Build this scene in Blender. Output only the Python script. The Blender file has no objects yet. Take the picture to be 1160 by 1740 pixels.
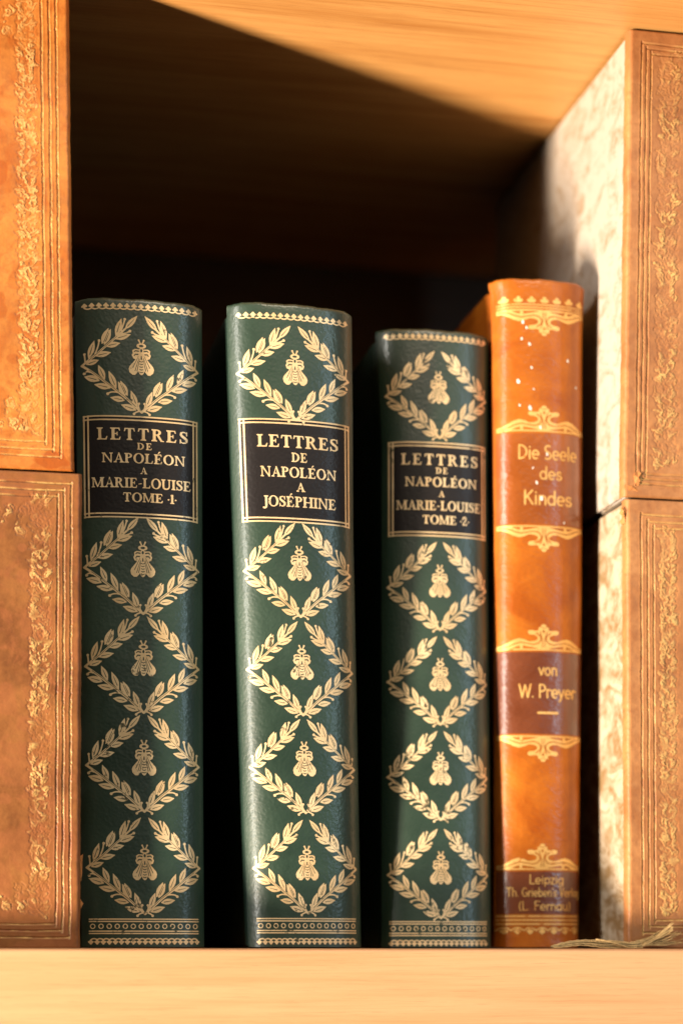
import bpy, math, random
import numpy as np

# ------------------------------------------------------------------ camera, world, lights, exposure
SC = bpy.context.scene
COL = SC.collection
PXF = 3400.0                       # focal length in units of a 1740 high frame
YAW = math.atan(0.209)
HORIZON = 1620.0
Z0 = 0.68                          # distance along the axis to the middle of the front plane
CAMX, CAMY, CAMZ = -Z0 * math.sin(YAW), -Z0 * math.cos(YAW), -0.0016
cam = bpy.data.cameras.new('camera')
camo = bpy.data.objects.new('camera', cam)
COL.objects.link(camo)
camo.location = (CAMX, CAMY, CAMZ)
camo.rotation_euler = (math.pi / 2, 0, -YAW)
cam.sensor_width = 36
cam.lens = PXF / 1740 * 36
cam.shift_y = (HORIZON - 870) / 1740
cam.clip_start = 0.01
cam.clip_end = 20
cam.dof.use_dof = True
cam.dof.focus_distance = 0.678
cam.dof.aperture_fstop = 4.2
SC.camera = camo

world = bpy.data.worlds.new('World')
SC.world = world
world.use_nodes = True
bg = world.node_tree.nodes['Background']
bg.inputs['Color'].default_value = (1.0, 0.72, 0.45, 1)
bg.inputs['Strength'].default_value = 0.02


def area(name, loc, target, sx, sy, power, color):
    L = bpy.data.lights.new(name, 'AREA')
    L.shape = 'RECTANGLE'
    L.size, L.size_y = sx, sy
    L.energy = power
    L.color = color
    o = bpy.data.objects.new(name, L)
    COL.objects.link(o)
    o.location = loc
    d = np.array(target) - np.array(loc)
    import mathutils
    o.rotation_euler = mathutils.Vector(d).to_track_quat('-Z', 'Y').to_euler()
    return o


# low warm light raking in from the left front, a tall window at the left, a cool window on the right, an added fill lamp high in front
area('warm_light', (-1.69, -0.735, -0.63), (0.03, 0.05, 0.2), 0.16, 0.44, 150.0, (1.0, 0.82, 0.62))
area('left_window', (-1.74, -0.68, 0.50), (0.03, 0.03, 0.14), 0.40, 1.3, 27.0, (1.0, 0.95, 0.86))
area('right_window', (0.85, -1.05, 0.50), (0.0, 0.02, 0.12), 0.12, 0.9, 3.4, (0.58, 0.82, 1.0))
area('fill_light', (0.22, -0.95, 1.10), (0.0, 0.0, 0.10), 0.4, 0.4, 9.4, (1.0, 0.82, 0.60))

SC.view_settings.view_transform = 'Standard'
SC.view_settings.look = 'None'
SC.view_settings.exposure = 0.0
SC.view_settings.gamma = 1.0
SC.view_settings.use_curve_mapping = False
SC.render.engine = 'CYCLES'
SC.cycles.use_denoising = True
SC.cycles.denoising_prefilter = 'ACCURATE'
SC.cycles.max_bounces = 6
SC.cycles.diffuse_bounces = 1
SC.cycles.caustics_reflective = False
SC.cycles.caustics_refractive = False

RNG = random.Random(7)
CY, SY = math.cos(YAW), math.sin(YAW)


def unp(u, v, Y):
    """where the line of sight through photo pixel (u, v) meets the depth Y"""
    a = (u - 580) / PXF
    dx, dy = a * CY + SY, CY - a * SY
    Z = (Y - CAMY) / dy
    return CAMX + dx * Z, CAMZ + (HORIZON - v) / PXF * Z


# ------------------------------------------------------------------ materials
def new_mat(name):
    m = bpy.data.materials.new(name)
    m.use_nodes = True
    nt = m.node_tree
    return m, nt, nt.nodes['Principled BSDF']


def N(nt, kind, **kw):
    n = nt.nodes.new(kind)
    for k, v in kw.items():
        if k in n.inputs:
            n.inputs[k].default_value = v
        else:
            setattr(n, k, v)
    return n


def coord(nt, scale=(1, 1, 1), rot=(0, 0, 0), loc=(0, 0, 0)):
    t = N(nt, 'ShaderNodeTexCoord')
    mp = N(nt, 'ShaderNodeMapping')
    mp.inputs['Scale'].default_value = scale
    mp.inputs['Rotation'].default_value = rot
    mp.inputs['Location'].default_value = loc
    nt.links.new(t.outputs['Object'], mp.inputs['Vector'])
    return mp.outputs['Vector']


def noise(nt, vec, scale, detail=4, rough=0.55, dist=0.0):
    n = N(nt, 'ShaderNodeTexNoise')
    n.inputs['Scale'].default_value = scale
    n.inputs['Detail'].default_value = detail
    n.inputs['Roughness'].default_value = rough
    n.inputs['Distortion'].default_value = dist
    nt.links.new(vec, n.inputs['Vector'])
    return n.outputs['Fac']


def ramp(nt, fac, stops):
    r = N(nt, 'ShaderNodeValToRGB')
    el = r.color_ramp.elements
    while len(el) < len(stops):
        el.new(0.5)
    for e, (p, c) in zip(el, stops):
        e.position = p
        e.color = (*c, 1) if len(c) == 3 else c
    nt.links.new(fac, r.inputs['Fac'])
    return r.outputs['Color']


def mix(nt, a, b, fac, mode='MIX'):
    m = N(nt, 'ShaderNodeMix')
    m.data_type = 'RGBA'
    m.blend_type = mode
    for sock, val in ((m.inputs[6], a), (m.inputs[7], b), (m.inputs[0], fac)):
        if hasattr(val, 'is_linked') or hasattr(val, 'links'):
            nt.links.new(val, sock)
        elif isinstance(val, (tuple, list)):
            sock.default_value = (*val, 1)
        else:
            sock.default_value = val
    return m.outputs[2]


def math_(nt, op, a, b=0.0):
    m = N(nt, 'ShaderNodeMath', operation=op)
    for sock, val in ((m.inputs[0], a), (m.inputs[1], b)):
        if hasattr(val, 'links'):
            nt.links.new(val, sock)
        else:
            sock.default_value = val
    return m.outputs[0]


def bump(nt, bsdf, height, strength, dist):
    b = N(nt, 'ShaderNodeBump')
    b.inputs['Strength'].default_value = strength
    b.inputs['Distance'].default_value = dist
    nt.links.new(height, b.inputs['Height'])
    nt.links.new(b.outputs['Normal'], bsdf.inputs['Normal'])
    return b


def wood_mat(name, seed, light, dark, k=1.0):
    m, nt, b = new_mat(name)
    v1 = coord(nt, (7, 110, 110), loc=(seed, seed, 0))
    v2 = coord(nt, (14, 700, 700), loc=(0, seed, seed))
    v3 = coord(nt, (70, 2600, 2600), loc=(seed, 0, seed))
    big = noise(nt, v1, 1.0, 6, 0.66, 0.15)
    fine = noise(nt, v2, 1.0, 5, 0.68, 0.4)
    pore = noise(nt, v3, 1.0, 3, 0.7)
    c = ramp(nt, big, [(0.28, dark), (0.56, light), (0.8, tuple(min(1, x * 1.05) for x in light))])
    c = mix(nt, c, (0.62, 0.40, 0.20), math_(nt, 'MULTIPLY', ramp(nt, fine, [(0.46, (0, 0, 0)), (0.72, (1, 1, 1))]), 0.42 * k), 'MULTIPLY')
    c = mix(nt, c, (0.40, 0.20, 0.08), math_(nt, 'MULTIPLY', ramp(nt, pore, [(0.56, (0, 0, 0)), (0.70, (1, 1, 1))]), 0.40 * k), 'MULTIPLY')
    nt.links.new(c, b.inputs['Base Color'])
    b.inputs['Roughness'].default_value = 0.48
    bump(nt, b, fine, 0.3, 0.0003)
    return m


def leather_mat(name, c1, c2, grain=900.0, rough=0.38, bstr=0.5, spec=0.5, stretch=(1, 1, 1), patch=35.0, coat=0.0):
    m, nt, b = new_mat(name)
    v = coord(nt, stretch)
    p = coord(nt)
    blot = noise(nt, p, patch, 5, 0.6, 0.6)
    c = ramp(nt, blot, [(0.32, c1), (0.68, c2)])
    vo = N(nt, 'ShaderNodeTexVoronoi', feature='SMOOTH_F1')
    vo.inputs['Scale'].default_value = grain
    nz = noise(nt, v, grain * 0.35, 3, 0.6)
    vv = N(nt, 'ShaderNodeVectorMath', operation='MULTIPLY_ADD')
    nt.links.new(v, vv.inputs[0])
    vv.inputs[1].default_value = (1, 1, 1)
    sc = N(nt, 'ShaderNodeVectorMath', operation='SCALE')
    nn = N(nt, 'ShaderNodeTexNoise')
    nn.inputs['Scale'].default_value = grain * 0.5
    nt.links.new(v, nn.inputs['Vector'])
    nt.links.new(nn.outputs['Color'], sc.inputs[0])
    sc.inputs['Scale'].default_value = 0.9 / grain
    nt.links.new(sc.outputs[0], vv.inputs[2])
    nt.links.new(vv.outputs[0], vo.inputs['Vector'])
    h = math_(nt, 'ADD', vo.outputs['Distance'], math_(nt, 'MULTIPLY', nz, 0.9))
    h2 = noise(nt, p, 260, 3, 0.5)
    h = math_(nt, 'ADD', h, math_(nt, 'MULTIPLY', h2, 0.18))
    nt.links.new(c, b.inputs['Base Color'])
    r = ramp(nt, blot, [(0.3, (rough - 0.05,) * 3), (0.75, (rough + 0.10,) * 3)])
    nt.links.new(r, b.inputs['Roughness'])
    b.inputs['Specular IOR Level'].default_value = spec
    b.inputs['Coat Weight'].default_value = coat
    b.inputs['Coat Roughness'].default_value = 0.22
    b.inputs['Coat IOR'].default_value = 1.6
    bn = bump(nt, b, h, bstr, 0.00022)
    nt.links.new(bn.outputs['Normal'], b.inputs['Coat Normal'])
    return m


def gilt_mat(name, base, under, wear=0.62, metallic=0.75, rough=0.42):
    m, nt, b = new_mat(name)
    p = coord(nt)
    w = noise(nt, p, 420, 4, 0.7)
    t = noise(nt, p, 90, 3, 0.5)
    s = math_(nt, 'ADD', math_(nt, 'MULTIPLY', w, 0.7), math_(nt, 'MULTIPLY', t, 0.3))
    k = ramp(nt, s, [(wear, (0, 0, 0)), (wear + 0.06, (1, 1, 1))])
    tone = ramp(nt, t, [(0.3, tuple(x * q for x, q in zip(base, (.80, .72, .62)))), (0.7, base)])
    c = mix(nt, tone, under, k)
    nt.links.new(c, b.inputs['Base Color'])
    inv = math_(nt, 'MULTIPLY', math_(nt, 'SUBTRACT', 1.0, k), metallic)
    nt.links.new(inv, b.inputs['Metallic'])
    b.inputs['Roughness'].default_value = rough
    bump(nt, b, w, 0.35, 0.0002)
    return m


def plain_mat(name, c, rough=0.6, noise_amt=0.15, scale=60):
    m, nt, b = new_mat(name)
    n = noise(nt, coord(nt), scale, 5, 0.6)
    cc = ramp(nt, n, [(0.3, tuple(x * (1 - noise_amt) for x in c)), (0.7, tuple(min(1, x * (1 + noise_amt)) for x in c))])
    nt.links.new(cc, b.inputs['Base Color'])
    b.inputs['Roughness'].default_value = rough
    return m


def marbled_mat(name, seed, pale, tan, amount):
    m, nt, b = new_mat(name)
    p = coord(nt, (1, 0.6, 0.9), loc=(seed, seed * 0.7, seed * 1.3))
    a = noise(nt, p, 110, 6, 0.66, 1.2)
    f = noise(nt, p, 330, 4, 0.65, 0.8)
    s = math_(nt, 'ADD', math_(nt, 'MULTIPLY', a, 0.75), math_(nt, 'MULTIPLY', f, 0.25))
    c = ramp(nt, s, [(amount - 0.12, tan), (amount - 0.03, tuple(0.45 * x + 0.55 * y for x, y in zip(tan, pale))), (amount + 0.05, pale)])
    nt.links.new(c, b.inputs['Base Color'])
    b.inputs['Roughness'].default_value = 0.55
    bump(nt, b, f, 0.25, 0.0002)
    return m


def tooled_mat(name, c1, c2, gold, stain):
    """worn calf leather: attribute gilt is where gold leaf is left, stain where the hide is darkened"""
    m, nt, b = new_mat(name)
    p = coord(nt)
    blot = noise(nt, p, 45, 6, 0.65, 0.5)
    fine = noise(nt, p, 600, 4, 0.65)
    c = ramp(nt, blot, [(0.32, c1), (0.66, c2)])
    mott = noise(nt, p, 160, 6, 0.7, 1.0)
    c = mix(nt, c, stain, math_(nt, 'MULTIPLY', ramp(nt, mott, [(0.50, (0, 0, 0)), (0.68, (1, 1, 1))]), 0.6))
    c = mix(nt, c, (0.62, 0.5, 0.42), math_(nt, 'MULTIPLY', ramp(nt, fine, [(0.45, (0, 0, 0)), (0.8, (1, 1, 1))]), 0.5), 'MULTIPLY')
    at = N(nt, 'ShaderNodeAttribute', attribute_name='stain')
    c = mix(nt, c, stain, at.outputs['Fac'])
    ag = N(nt, 'ShaderNodeAttribute', attribute_name='gilt')
    rub = ramp(nt, fine, [(0.36, (0.15, 0.15, 0.15)), (0.58, (1, 1, 1))])
    g = math_(nt, 'MULTIPLY', ag.outputs['Fac'], rub)
    c = mix(nt, c, gold, g)
    nt.links.new(c, b.inputs['Base Color'])
    nt.links.new(math_(nt, 'MULTIPLY', g, 0.55), b.inputs['Metallic'])
    b.inputs['Roughness'].default_value = 0.46
    b.inputs['Specular IOR Level'].default_value = 0.4
    bump(nt, b, math_(nt, 'ADD', fine, math_(nt, 'MULTIPLY', blot, 0.5)), 0.35, 0.0002)
    return m


M = {}
M['oak'] = wood_mat('oak_shelf', 3.1, (0.66, 0.370, 0.188), (0.60, 0.315, 0.148), 0.5)
M['oak_above'] = wood_mat('oak_shelf_above', 8.7, (0.70, 0.355, 0.112), (0.53, 0.225, 0.055))
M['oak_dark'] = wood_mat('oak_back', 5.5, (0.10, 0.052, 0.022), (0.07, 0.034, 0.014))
M['green'] = leather_mat('green_leather', (0.008, 0.028, 0.016), (0.014, 0.044, 0.025), 920, 0.50, 0.36, 0.75, coat=0.4)
M['green_cloth'] = leather_mat('green_board_leather', (0.008, 0.024, 0.017), (0.012, 0.034, 0.023), 820, 0.5, 0.4)
M['patch'] = leather_mat('black_label_leather', (0.010, 0.008, 0.009), (0.013, 0.010, 0.010), 880, 0.5, 0.35, 0.3, coat=0.12)
M['gilt'] = gilt_mat('gold_tooling', (1.0, 0.77, 0.46), (0.10, 0.09, 0.05), 0.58, 0.30, 0.40)
M['tan'] = leather_mat('orange_tan_leather', (0.29, 0.066, 0.004), (0.44, 0.128, 0.007), 620, 0.46, 0.6, 0.3, (1, 1, 1.7), 60, coat=0.3)
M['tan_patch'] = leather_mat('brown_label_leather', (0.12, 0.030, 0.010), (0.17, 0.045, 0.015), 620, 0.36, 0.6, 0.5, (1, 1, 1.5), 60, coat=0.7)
M['tan_patch_faded_lit'] = leather_mat('faded_lit_label_leather', (0.23, 0.056, 0.007), (0.31, 0.082, 0.009), 620, 0.36, 0.6, 0.5, (1, 1, 1.5), 60, coat=0.7)  # paler copy for the top band: fading plus light put into the colour
M['tan_gilt'] = gilt_mat('worn_gold_tooling', (0.92, 0.58, 0.20), (0.50, 0.17, 0.025), 0.57, 0.4, 0.45)
M['pages'] = plain_mat('page_edges', (0.16, 0.12, 0.08), 0.9, 0.2, 300)
M['speck'] = plain_mat('white_paint_specks', (0.85, 0.84, 0.80), 0.6, 0.05)
M['marble_a'] = marbled_mat('marbled_paper_pale', 1.3, (0.47, 0.41, 0.355), (0.30, 0.20, 0.115), 0.475)
M['marble_b'] = marbled_mat('marbled_paper_tan', 4.9, (0.50, 0.41, 0.305), (0.25, 0.155, 0.068), 0.535)
GOLD = (0.85, 0.56, 0.20)
M['calf_a'] = tooled_mat('orange_calf_leather', (0.39, 0.125, 0.022), (0.54, 0.210, 0.042), GOLD, (0.34, 0.075, 0.008))
M['calf_b'] = tooled_mat('brown_calf_leather', (0.155, 0.052, 0.014), (0.30, 0.118, 0.033), GOLD, (0.30, 0.10, 0.035))
M['calf_c'] = tooled_mat('rubbed_calf_leather', (0.35, 0.140, 0.048), (0.50, 0.230, 0.086), GOLD, (0.32, 0.12, 0.04))
M['torn'] = leather_mat('torn_leather', (0.42, 0.14, 0.03), (0.62, 0.28, 0.09), 700, 0.7, 0.9)
M['cord'] = plain_mat('tan_cord_fibre', (0.58, 0.39, 0.17), 0.75, 0.3, 500)


# ------------------------------------------------------------------ objects and meshes
def link(name, me, parent=None, mat=None):
    o = bpy.data.objects.new(name, me)
    COL.objects.link(o)
    if parent is not None:
        o.parent = parent
    if mat is not None:
        me.materials.append(mat)
    return o


def mesh_np(name, V, counts, idx, smooth=False):
    me = bpy.data.meshes.new(name)
    V = np.asarray(V, dtype=np.float32)
    counts = np.asarray(counts, dtype=np.int32)
    idx = np.asarray(idx, dtype=np.int32)
    me.vertices.add(len(V))
    me.vertices.foreach_set('co', V.ravel())
    me.loops.add(len(idx))
    me.loops.foreach_set('vertex_index', idx)
    me.polygons.add(len(counts))
    st = np.zeros(len(counts), dtype=np.int32)
    st[1:] = np.cumsum(counts)[:-1]
    me.polygons.foreach_set('loop_start', st)
    me.polygons.foreach_set('loop_total', counts)
    me.polygons.foreach_set('use_smooth', np.full(len(counts), smooth, dtype=bool))
    me.update(calc_edges=True)
    me.validate()
    return me


def grid_mesh(name, P, smooth=True):
    """P: (n, m, 3) array of points -> quads"""
    n, m = P.shape[:2]
    i, j = np.meshgrid(np.arange(n - 1), np.arange(m - 1), indexing='ij')
    a = (i * m + j).ravel()
    q = np.stack([a, a + m, a + m + 1, a + 1], 1)
    return mesh_np(name, P.reshape(-1, 3), np.full(len(q), 4), q.ravel(), smooth)


def thing(name, label, cat, loc=(0, 0, 0), group=None):
    o = bpy.data.objects.new(name, None)
    COL.objects.link(o)
    o.location = loc
    o.empty_display_size = 0.01
    o['label'] = label
    o['category'] = cat
    if group:
        o['group'] = group
    return o


def bevel_box(name, lo, hi, mat, parent=None, bev=0.0, seg=2, div=0):
    import bmesh
    bm = bmesh.new()
    bmesh.ops.create_cube(bm, size=1)
    for v in bm.verts:
        v.co = [lo[k] + (v.co[k] + 0.5) * (hi[k] - lo[k]) for k in range(3)]
    if bev:
        bmesh.ops.bevel(bm, geom=bm.edges[:], offset=bev, segments=seg, profile=0.5, affect='EDGES')
    me = bpy.data.meshes.new(name)
    bm.to_mesh(me)
    bm.free()
    if bev:
        for p in me.polygons:
            p.use_smooth = False
    return link(name, me, parent, mat)


# ------------------------------------------------------------------ setting: shelf, shelf above, back of the bay, added light blockers at its ends
CEIL = unp(1075, 47, 0.0)[1] + 0.0004
SH = dict(x0=-0.178, x1=0.172)


def struct(name, lo, hi, mat, bev, label):
    o = bevel_box(name, lo, hi, mat, None, bev, 3)
    o['kind'] = 'structure'
    return o


struct('shelf', (-0.30, -0.014, -0.032), (0.30, 0.262, 0.0), M['oak'], 0.0012, '')
struct('upper_shelf', (-0.30, -0.045, CEIL), (0.30, 0.262, CEIL + 0.03), M['oak_above'], 0.0012, '')
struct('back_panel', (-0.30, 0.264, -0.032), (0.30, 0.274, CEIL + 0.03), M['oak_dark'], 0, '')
for sx in (-1, 1):  # unseen panels added at both ends to keep stray light out of the recess
    struct('side_light_blocker', (sx * 0.311 - 0.01, -0.014, -0.032), (sx * 0.311 + 0.01, 0.274, CEIL + 0.03), M['oak_dark'], 0.001, '')


# ------------------------------------------------------------------ flat artwork (units: photo pixels of 0.2 mm), turned into gold leaf
class Art:
    def __init__(s, x0, x1, y0, y1, h=0.6):
        s.h = h
        s.xs = np.arange(x0, x1 + h, h)
        s.ys = np.arange(y0, y1 + h, h)
        s.F = np.full((len(s.xs), len(s.ys)), 9.0)

    def win(s, x0, x1, y0, y1, pad=2.0):
        i0 = max(0, int((x0 - pad - s.xs[0]) / s.h))
        i1 = min(len(s.xs), int((x1 + pad - s.xs[0]) / s.h) + 2)
        j0 = max(0, int((y0 - pad - s.ys[0]) / s.h))
        j1 = min(len(s.ys), int((y1 + pad - s.ys[0]) / s.h) + 2)
        if i1 <= i0 or j1 <= j0:
            return None
        X, Y = np.meshgrid(s.xs[i0:i1], s.ys[j0:j1], indexing='ij')
        return (slice(i0, i1), slice(j0, j1)), X, Y

    def put(s, sl, d, cut):
        s.F[sl] = np.maximum(s.F[sl], -d) if cut else np.minimum(s.F[sl], d)

    def cap(s, p, q, r, r2=None, cut=False):
        r2 = r if r2 is None else r2
        R = max(r, r2)
        w = s.win(min(p[0], q[0]) - R, max(p[0], q[0]) + R, min(p[1], q[1]) - R, max(p[1], q[1]) + R)
        if w is None:
            return
        sl, X, Y = w
        dx, dy = q[0] - p[0], q[1] - p[1]
        L = dx * dx + dy * dy + 1e-9
        t = np.clip(((X - p[0]) * dx + (Y - p[1]) * dy) / L, 0, 1)
        d = np.hypot(X - p[0] - t * dx, Y - p[1] - t * dy) - (r + (r2 - r) * t)
        s.put(sl, d, cut)

    def line(s, pts, r, r2=None, cut=False):
        n = len(pts) - 1
        r2 = r if r2 is None else r2
        for k in range(n):
            s.cap(pts[k], pts[k + 1], r + (r2 - r) * k / n, r + (r2 - r) * (k + 1) / n, cut)

    def dot(s, c, r, cut=False):
        s.cap(c, c, r, None, cut)

    def ell(s, c, rx, ry, cut=False, xmin=None, ring=None):
        w = s.win(c[0] - rx, c[0] + rx, c[1] - ry, c[1] + ry)
        if w is None:
            return
        sl, X, Y = w

        def e(a, b):
            k = np.hypot((X - c[0]) / a, (Y - c[1]) / b)
            return (k - 1) * min(a, b)
        d = e(rx, ry)
        if ring:
            d = np.maximum(d, -e(*ring))
        if xmin is not None:
            d = np.maximum(d, xmin - X)
        s.put(sl, d, cut)

    def poly(s, pts, cut=False):
        a = np.array(pts, float)
        w = s.win(a[:, 0].min(), a[:, 0].max(), a[:, 1].min(), a[:, 1].max())
        if w is None:
            return
        sl, X, Y = w
        d2 = np.full(X.shape, 1e9)
        ins = np.zeros(X.shape, bool)
        for k in range(len(a)):
            p, q = a[k], a[(k + 1) % len(a)]
            ex, ey = q - p
            t = np.clip(((X - p[0]) * ex + (Y - p[1]) * ey) / (ex * ex + ey * ey + 1e-12), 0, 1)
            d2 = np.minimum(d2, (X - p[0] - t * ex) ** 2 + (Y - p[1] - t * ey) ** 2)
            c = ((p[1] <= Y) != (q[1] <= Y))
            if abs(ey) > 1e-12:
                ins ^= c & (X < p[0] + (Y - p[1]) * ex / ey)
        d = np.sqrt(d2)
        s.put(sl, np.where(ins, -d, d), cut)

    def rect(s, x0, y0, x1, y1, cut=False):
        s.poly([(x0, y0), (x1, y0), (x1, y1), (x0, y1)], cut)

    def polys(s, run=5):
        """marching squares -> 2D vertices, polygon sizes, vertex indices"""
        F = s.F
        I = F < 0
        V, cnt, idx = [], [], []
        n = I[:-1, :-1].astype(int) + I[1:, :-1] + I[1:, 1:] + I[:-1, 1:]
        full = n == 4
        xs, ys = s.xs, s.ys
        k = 0
        for j in range(full.shape[1]):
            col = full[:, j]
            if not col.any():
                continue
            ii = np.flatnonzero(col)
            st = ii[0]
            pr = st
            segs = []
            for i in list(ii[1:]) + [10 ** 9]:
                if i != pr + 1 or i - st >= run:
                    segs.append((st, pr))
                    st = i
                pr = i
            for a, b in segs:
                V += [(xs[a], ys[j]), (xs[b + 1], ys[j]), (xs[b + 1], ys[j + 1]), (xs[a], ys[j + 1])]
                cnt.append(4)
                idx += [k, k + 1, k + 2, k + 3]
                k += 4
        for i, j in np.argwhere((n > 0) & (n < 4)):
            c = ((i, j), (i + 1, j), (i + 1, j + 1), (i, j + 1))
            f = [F[p] for p in c]
            out = []
            for a in range(4):
                b = (a + 1) % 4
                if f[a] < 0:
                    out.append((xs[c[a][0]], ys[c[a][1]]))
                if (f[a] < 0) != (f[b] < 0):
                    t = f[a] / (f[a] - f[b])
                    out.append((xs[c[a][0]] + t * (xs[c[b][0]] - xs[c[a][0]]), ys[c[a][1]] + t * (ys[c[b][1]] - ys[c[a][1]])))
            if len(out) >= 3:
                V += out
                cnt.append(len(out))
                idx += range(k, k + len(out))
                k += len(out)
        return np.array(V, float).reshape(-1, 2), cnt, idx


def bez(p0, p1, p2, n=8):
    return [((1 - t) ** 2 * p0[0] + 2 * t * (1 - t) * p1[0] + t * t * p2[0],
             (1 - t) ** 2 * p0[1] + 2 * t * (1 - t) * p1[1] + t * t * p2[1]) for t in np.linspace(0, 1, n)]


def leaf(A, base, tip, w, double=False):
    b, t = np.array(base, float), np.array(tip, float)
    d = t - b
    L = np.hypot(*d)
    w = w * 1.02
    d /= L
    nrm = np.array((-d[1], d[0]))
    prof = ((0, .10), (.14, .5), (.32, .92), (.5, 1.0), (.68, .8), (.84, .42), (1, .02))
    up = [b + d * L * k + nrm * w * h for k, h in prof]
    dn = [b + d * L * k - nrm * w * h for k, h in reversed(prof)]
    A.poly(up + dn)
    if double:
        o = nrm * w * 0.9
        A.poly([p + o * 0.9 for p in up] + [p + o * 0.9 for p in dn])
        A.line([tuple(b + d * L * .15 + o * .5), tuple(b + d * L * .8 + o * .5)], 0.5, 0.4, True)
    A.line([tuple(b + d * L * .22), tuple(b + d * L * .5), tuple(b + d * L * .74)], 0.62, 0.3, True)


def wreath_art():
    A = Art(-104, 104, -6, 172, 0.55)
    q = lambda x, y: ((x - 615) / 5.27 * 0.93, (1450 - y) / 5.27)
    for sgn in (1, -1):
        p = lambda x, y: (q(x, y)[0] * sgn, q(x, y)[1])
        # stem: bottom point to side point, double line
        A.line([p(615, 1450), p(460, 1318), p(300, 1200), p(92, 1042)], 2.0, 1.9)
        A.line([p(92, 1042), p(230, 940), p(390, 800), p(500, 700)], 1.9, 1.5)
        for base, tip, w, dbl in (
                ((572, 1402), (518, 1262), 4.7, 0), ((488, 1310), (425, 1178), 4.7, 1), ((388, 1248), (322, 1095), 4.8, 0), ((288, 1172), (230, 1042), 4.6, 0),
                ((566, 1432), (428, 1388), 5.0, 0), ((466, 1350), (332, 1328), 4.8, 0), ((338, 1246), (193, 1213), 5.0, 0), ((242, 1182), (106, 1138), 5.4, 0),
                ((128, 1036), (240, 1000), 4.4, 0), ((205, 965), (346, 934), 4.8, 0), ((298, 880), (428, 850), 4.8, 0), ((380, 815), (522, 770), 5.0, 0),
                ((148, 985), (200, 828), 4.7, 0), ((285, 868), (345, 728), 4.7, 1), ((388, 790), (440, 633), 4.8, 0), ((470, 728), (583, 603), 4.5, 0)):
            leaf(A, p(*base), p(*tip), w, dbl)
        for s0, s1, s2, r in (((410, 1285), (345, 1268), (312, 1296), 2.4), ((160, 1105), (125, 1085), (112, 1112), 2.4),
                              ((600, 1440), (560, 1445), (545, 1466), 2.2), ((600, 1430), (575, 1400), (590, 1374), 2.0),
                              ((120, 1020), (118, 980), (114, 945), 2.1), ((205, 945), (235, 890), (241, 832), 2.3),
                              ((430, 770), (480, 765), (515, 742), 2.3), ((435, 740), (455, 700), (470, 640), 2.1)):
            A.line(bez(p(*s0), p(*s1), p(*s2), 6), 1.2)
            A.dot(p(*s2), r)
        A.line([p(560, 1400), p(460, 1315), p(320, 1212), p(150, 1083)], 0.45, 0.4, True)
        A.line([p(150, 1000), p(240, 930), p(400, 790)], 0.4, 0.35, True)
    return A


def bee_art():
    A = Art(-26, 26, -6, 62, 0.5)
    q = lambda x, y: ((x - 612) / 5.27, (1148 - y) / 5.27)
    A.ell(q(612, 1080), 5.2, 12.6)
    for sgn in (1, -1):
        p = lambda x, y: (q(612 + (x - 612) * sgn, y)[0], q(612, y)[1])
        A.line(bez(p(606, 882), p(600, 868), p(592, 852), 4), 1.0)
        A.dot(p(592, 850), 1.5)
        A.poly([p(603, 928), p(560, 925), p(541, 938), p(545, 962), p(536, 978), p(545, 1004), p(572, 1018), p(604, 990)])
        A.line([p(590, 944), p(566, 940), p(556, 950)], 1.1, 0.7, True)
        A.line([p(586, 972), p(564, 970), p(556, 984)], 1.1, 0.7, True)
        A.poly([p(612, 958), p(596, 958), p(570, 1010), p(520, 1072), p(512, 1095), p(518, 1125), p(540, 1146), p(562, 1146), p(585, 1120), p(600, 1060)])
        for a, b in (((590, 985), (545, 1085)), ((594, 1000), (562, 1110)), ((598, 1010), (578, 1110))):
            A.line([p(*a), p(*b)], 0.3, 0.55, True)
    A.ell(q(612, 898), 7.2, 4.3)
    A.ell(q(612, 898), 3.4, 1.9, True)
    A.ell(q(612, 945), 3.4, 6.0)
    A.ell(q(612, 938), 1.7, 2.7, True)
    A.dot(q(612, 968), 3.0)
    for y in (1030, 1052, 1075, 1098, 1120):
        A.line([q(599, y), q(612, y + 5), q(625, y)], 0.6, None, True)
    return A


def crown_strip(w, n, down=False):
    """row of little trefoils linked by scallops"""
    A = Art(-w - 8, w + 8, -9, 10, 0.45)
    g = -1 if down else 1
    pitch = 2 * w / n
    for k in range(n + 1):
        x = -w + k * pitch
        A.poly([(x - 1.3, -2 * g), (x + 1.3, -2 * g), (x + 3.4, 3 * g), (x, 6.4 * g), (x - 3.4, 3 * g)])
        for dx, dy, r in ((-2.9, 1.4, 1.6), (2.9, 1.4, 1.6), (0, 4.2, 1.9)):
            A.dot((x + dx, dy * g), r)
        if k < n:
            A.line(bez((x, -2 * g), (x + pitch / 2, -6.2 * g), (x + pitch, -2 * g), 6), 1.15)
    return A


def ring_band(w, n):
    A = Art(-w - 4, w + 4, -15, 15, 0.45)
    for y in (-12.2, -8.2, 8.2, 12.2):
        A.rect(-w, y - 1.05, w, y + 1.05)
    for k in range(n):
        x = -w + 6 + k * (2 * w - 12) / (n - 1)
        A.ell((x, 0), 4.3, 4.5, ring=(2.6, 2.9))
    return A


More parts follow.
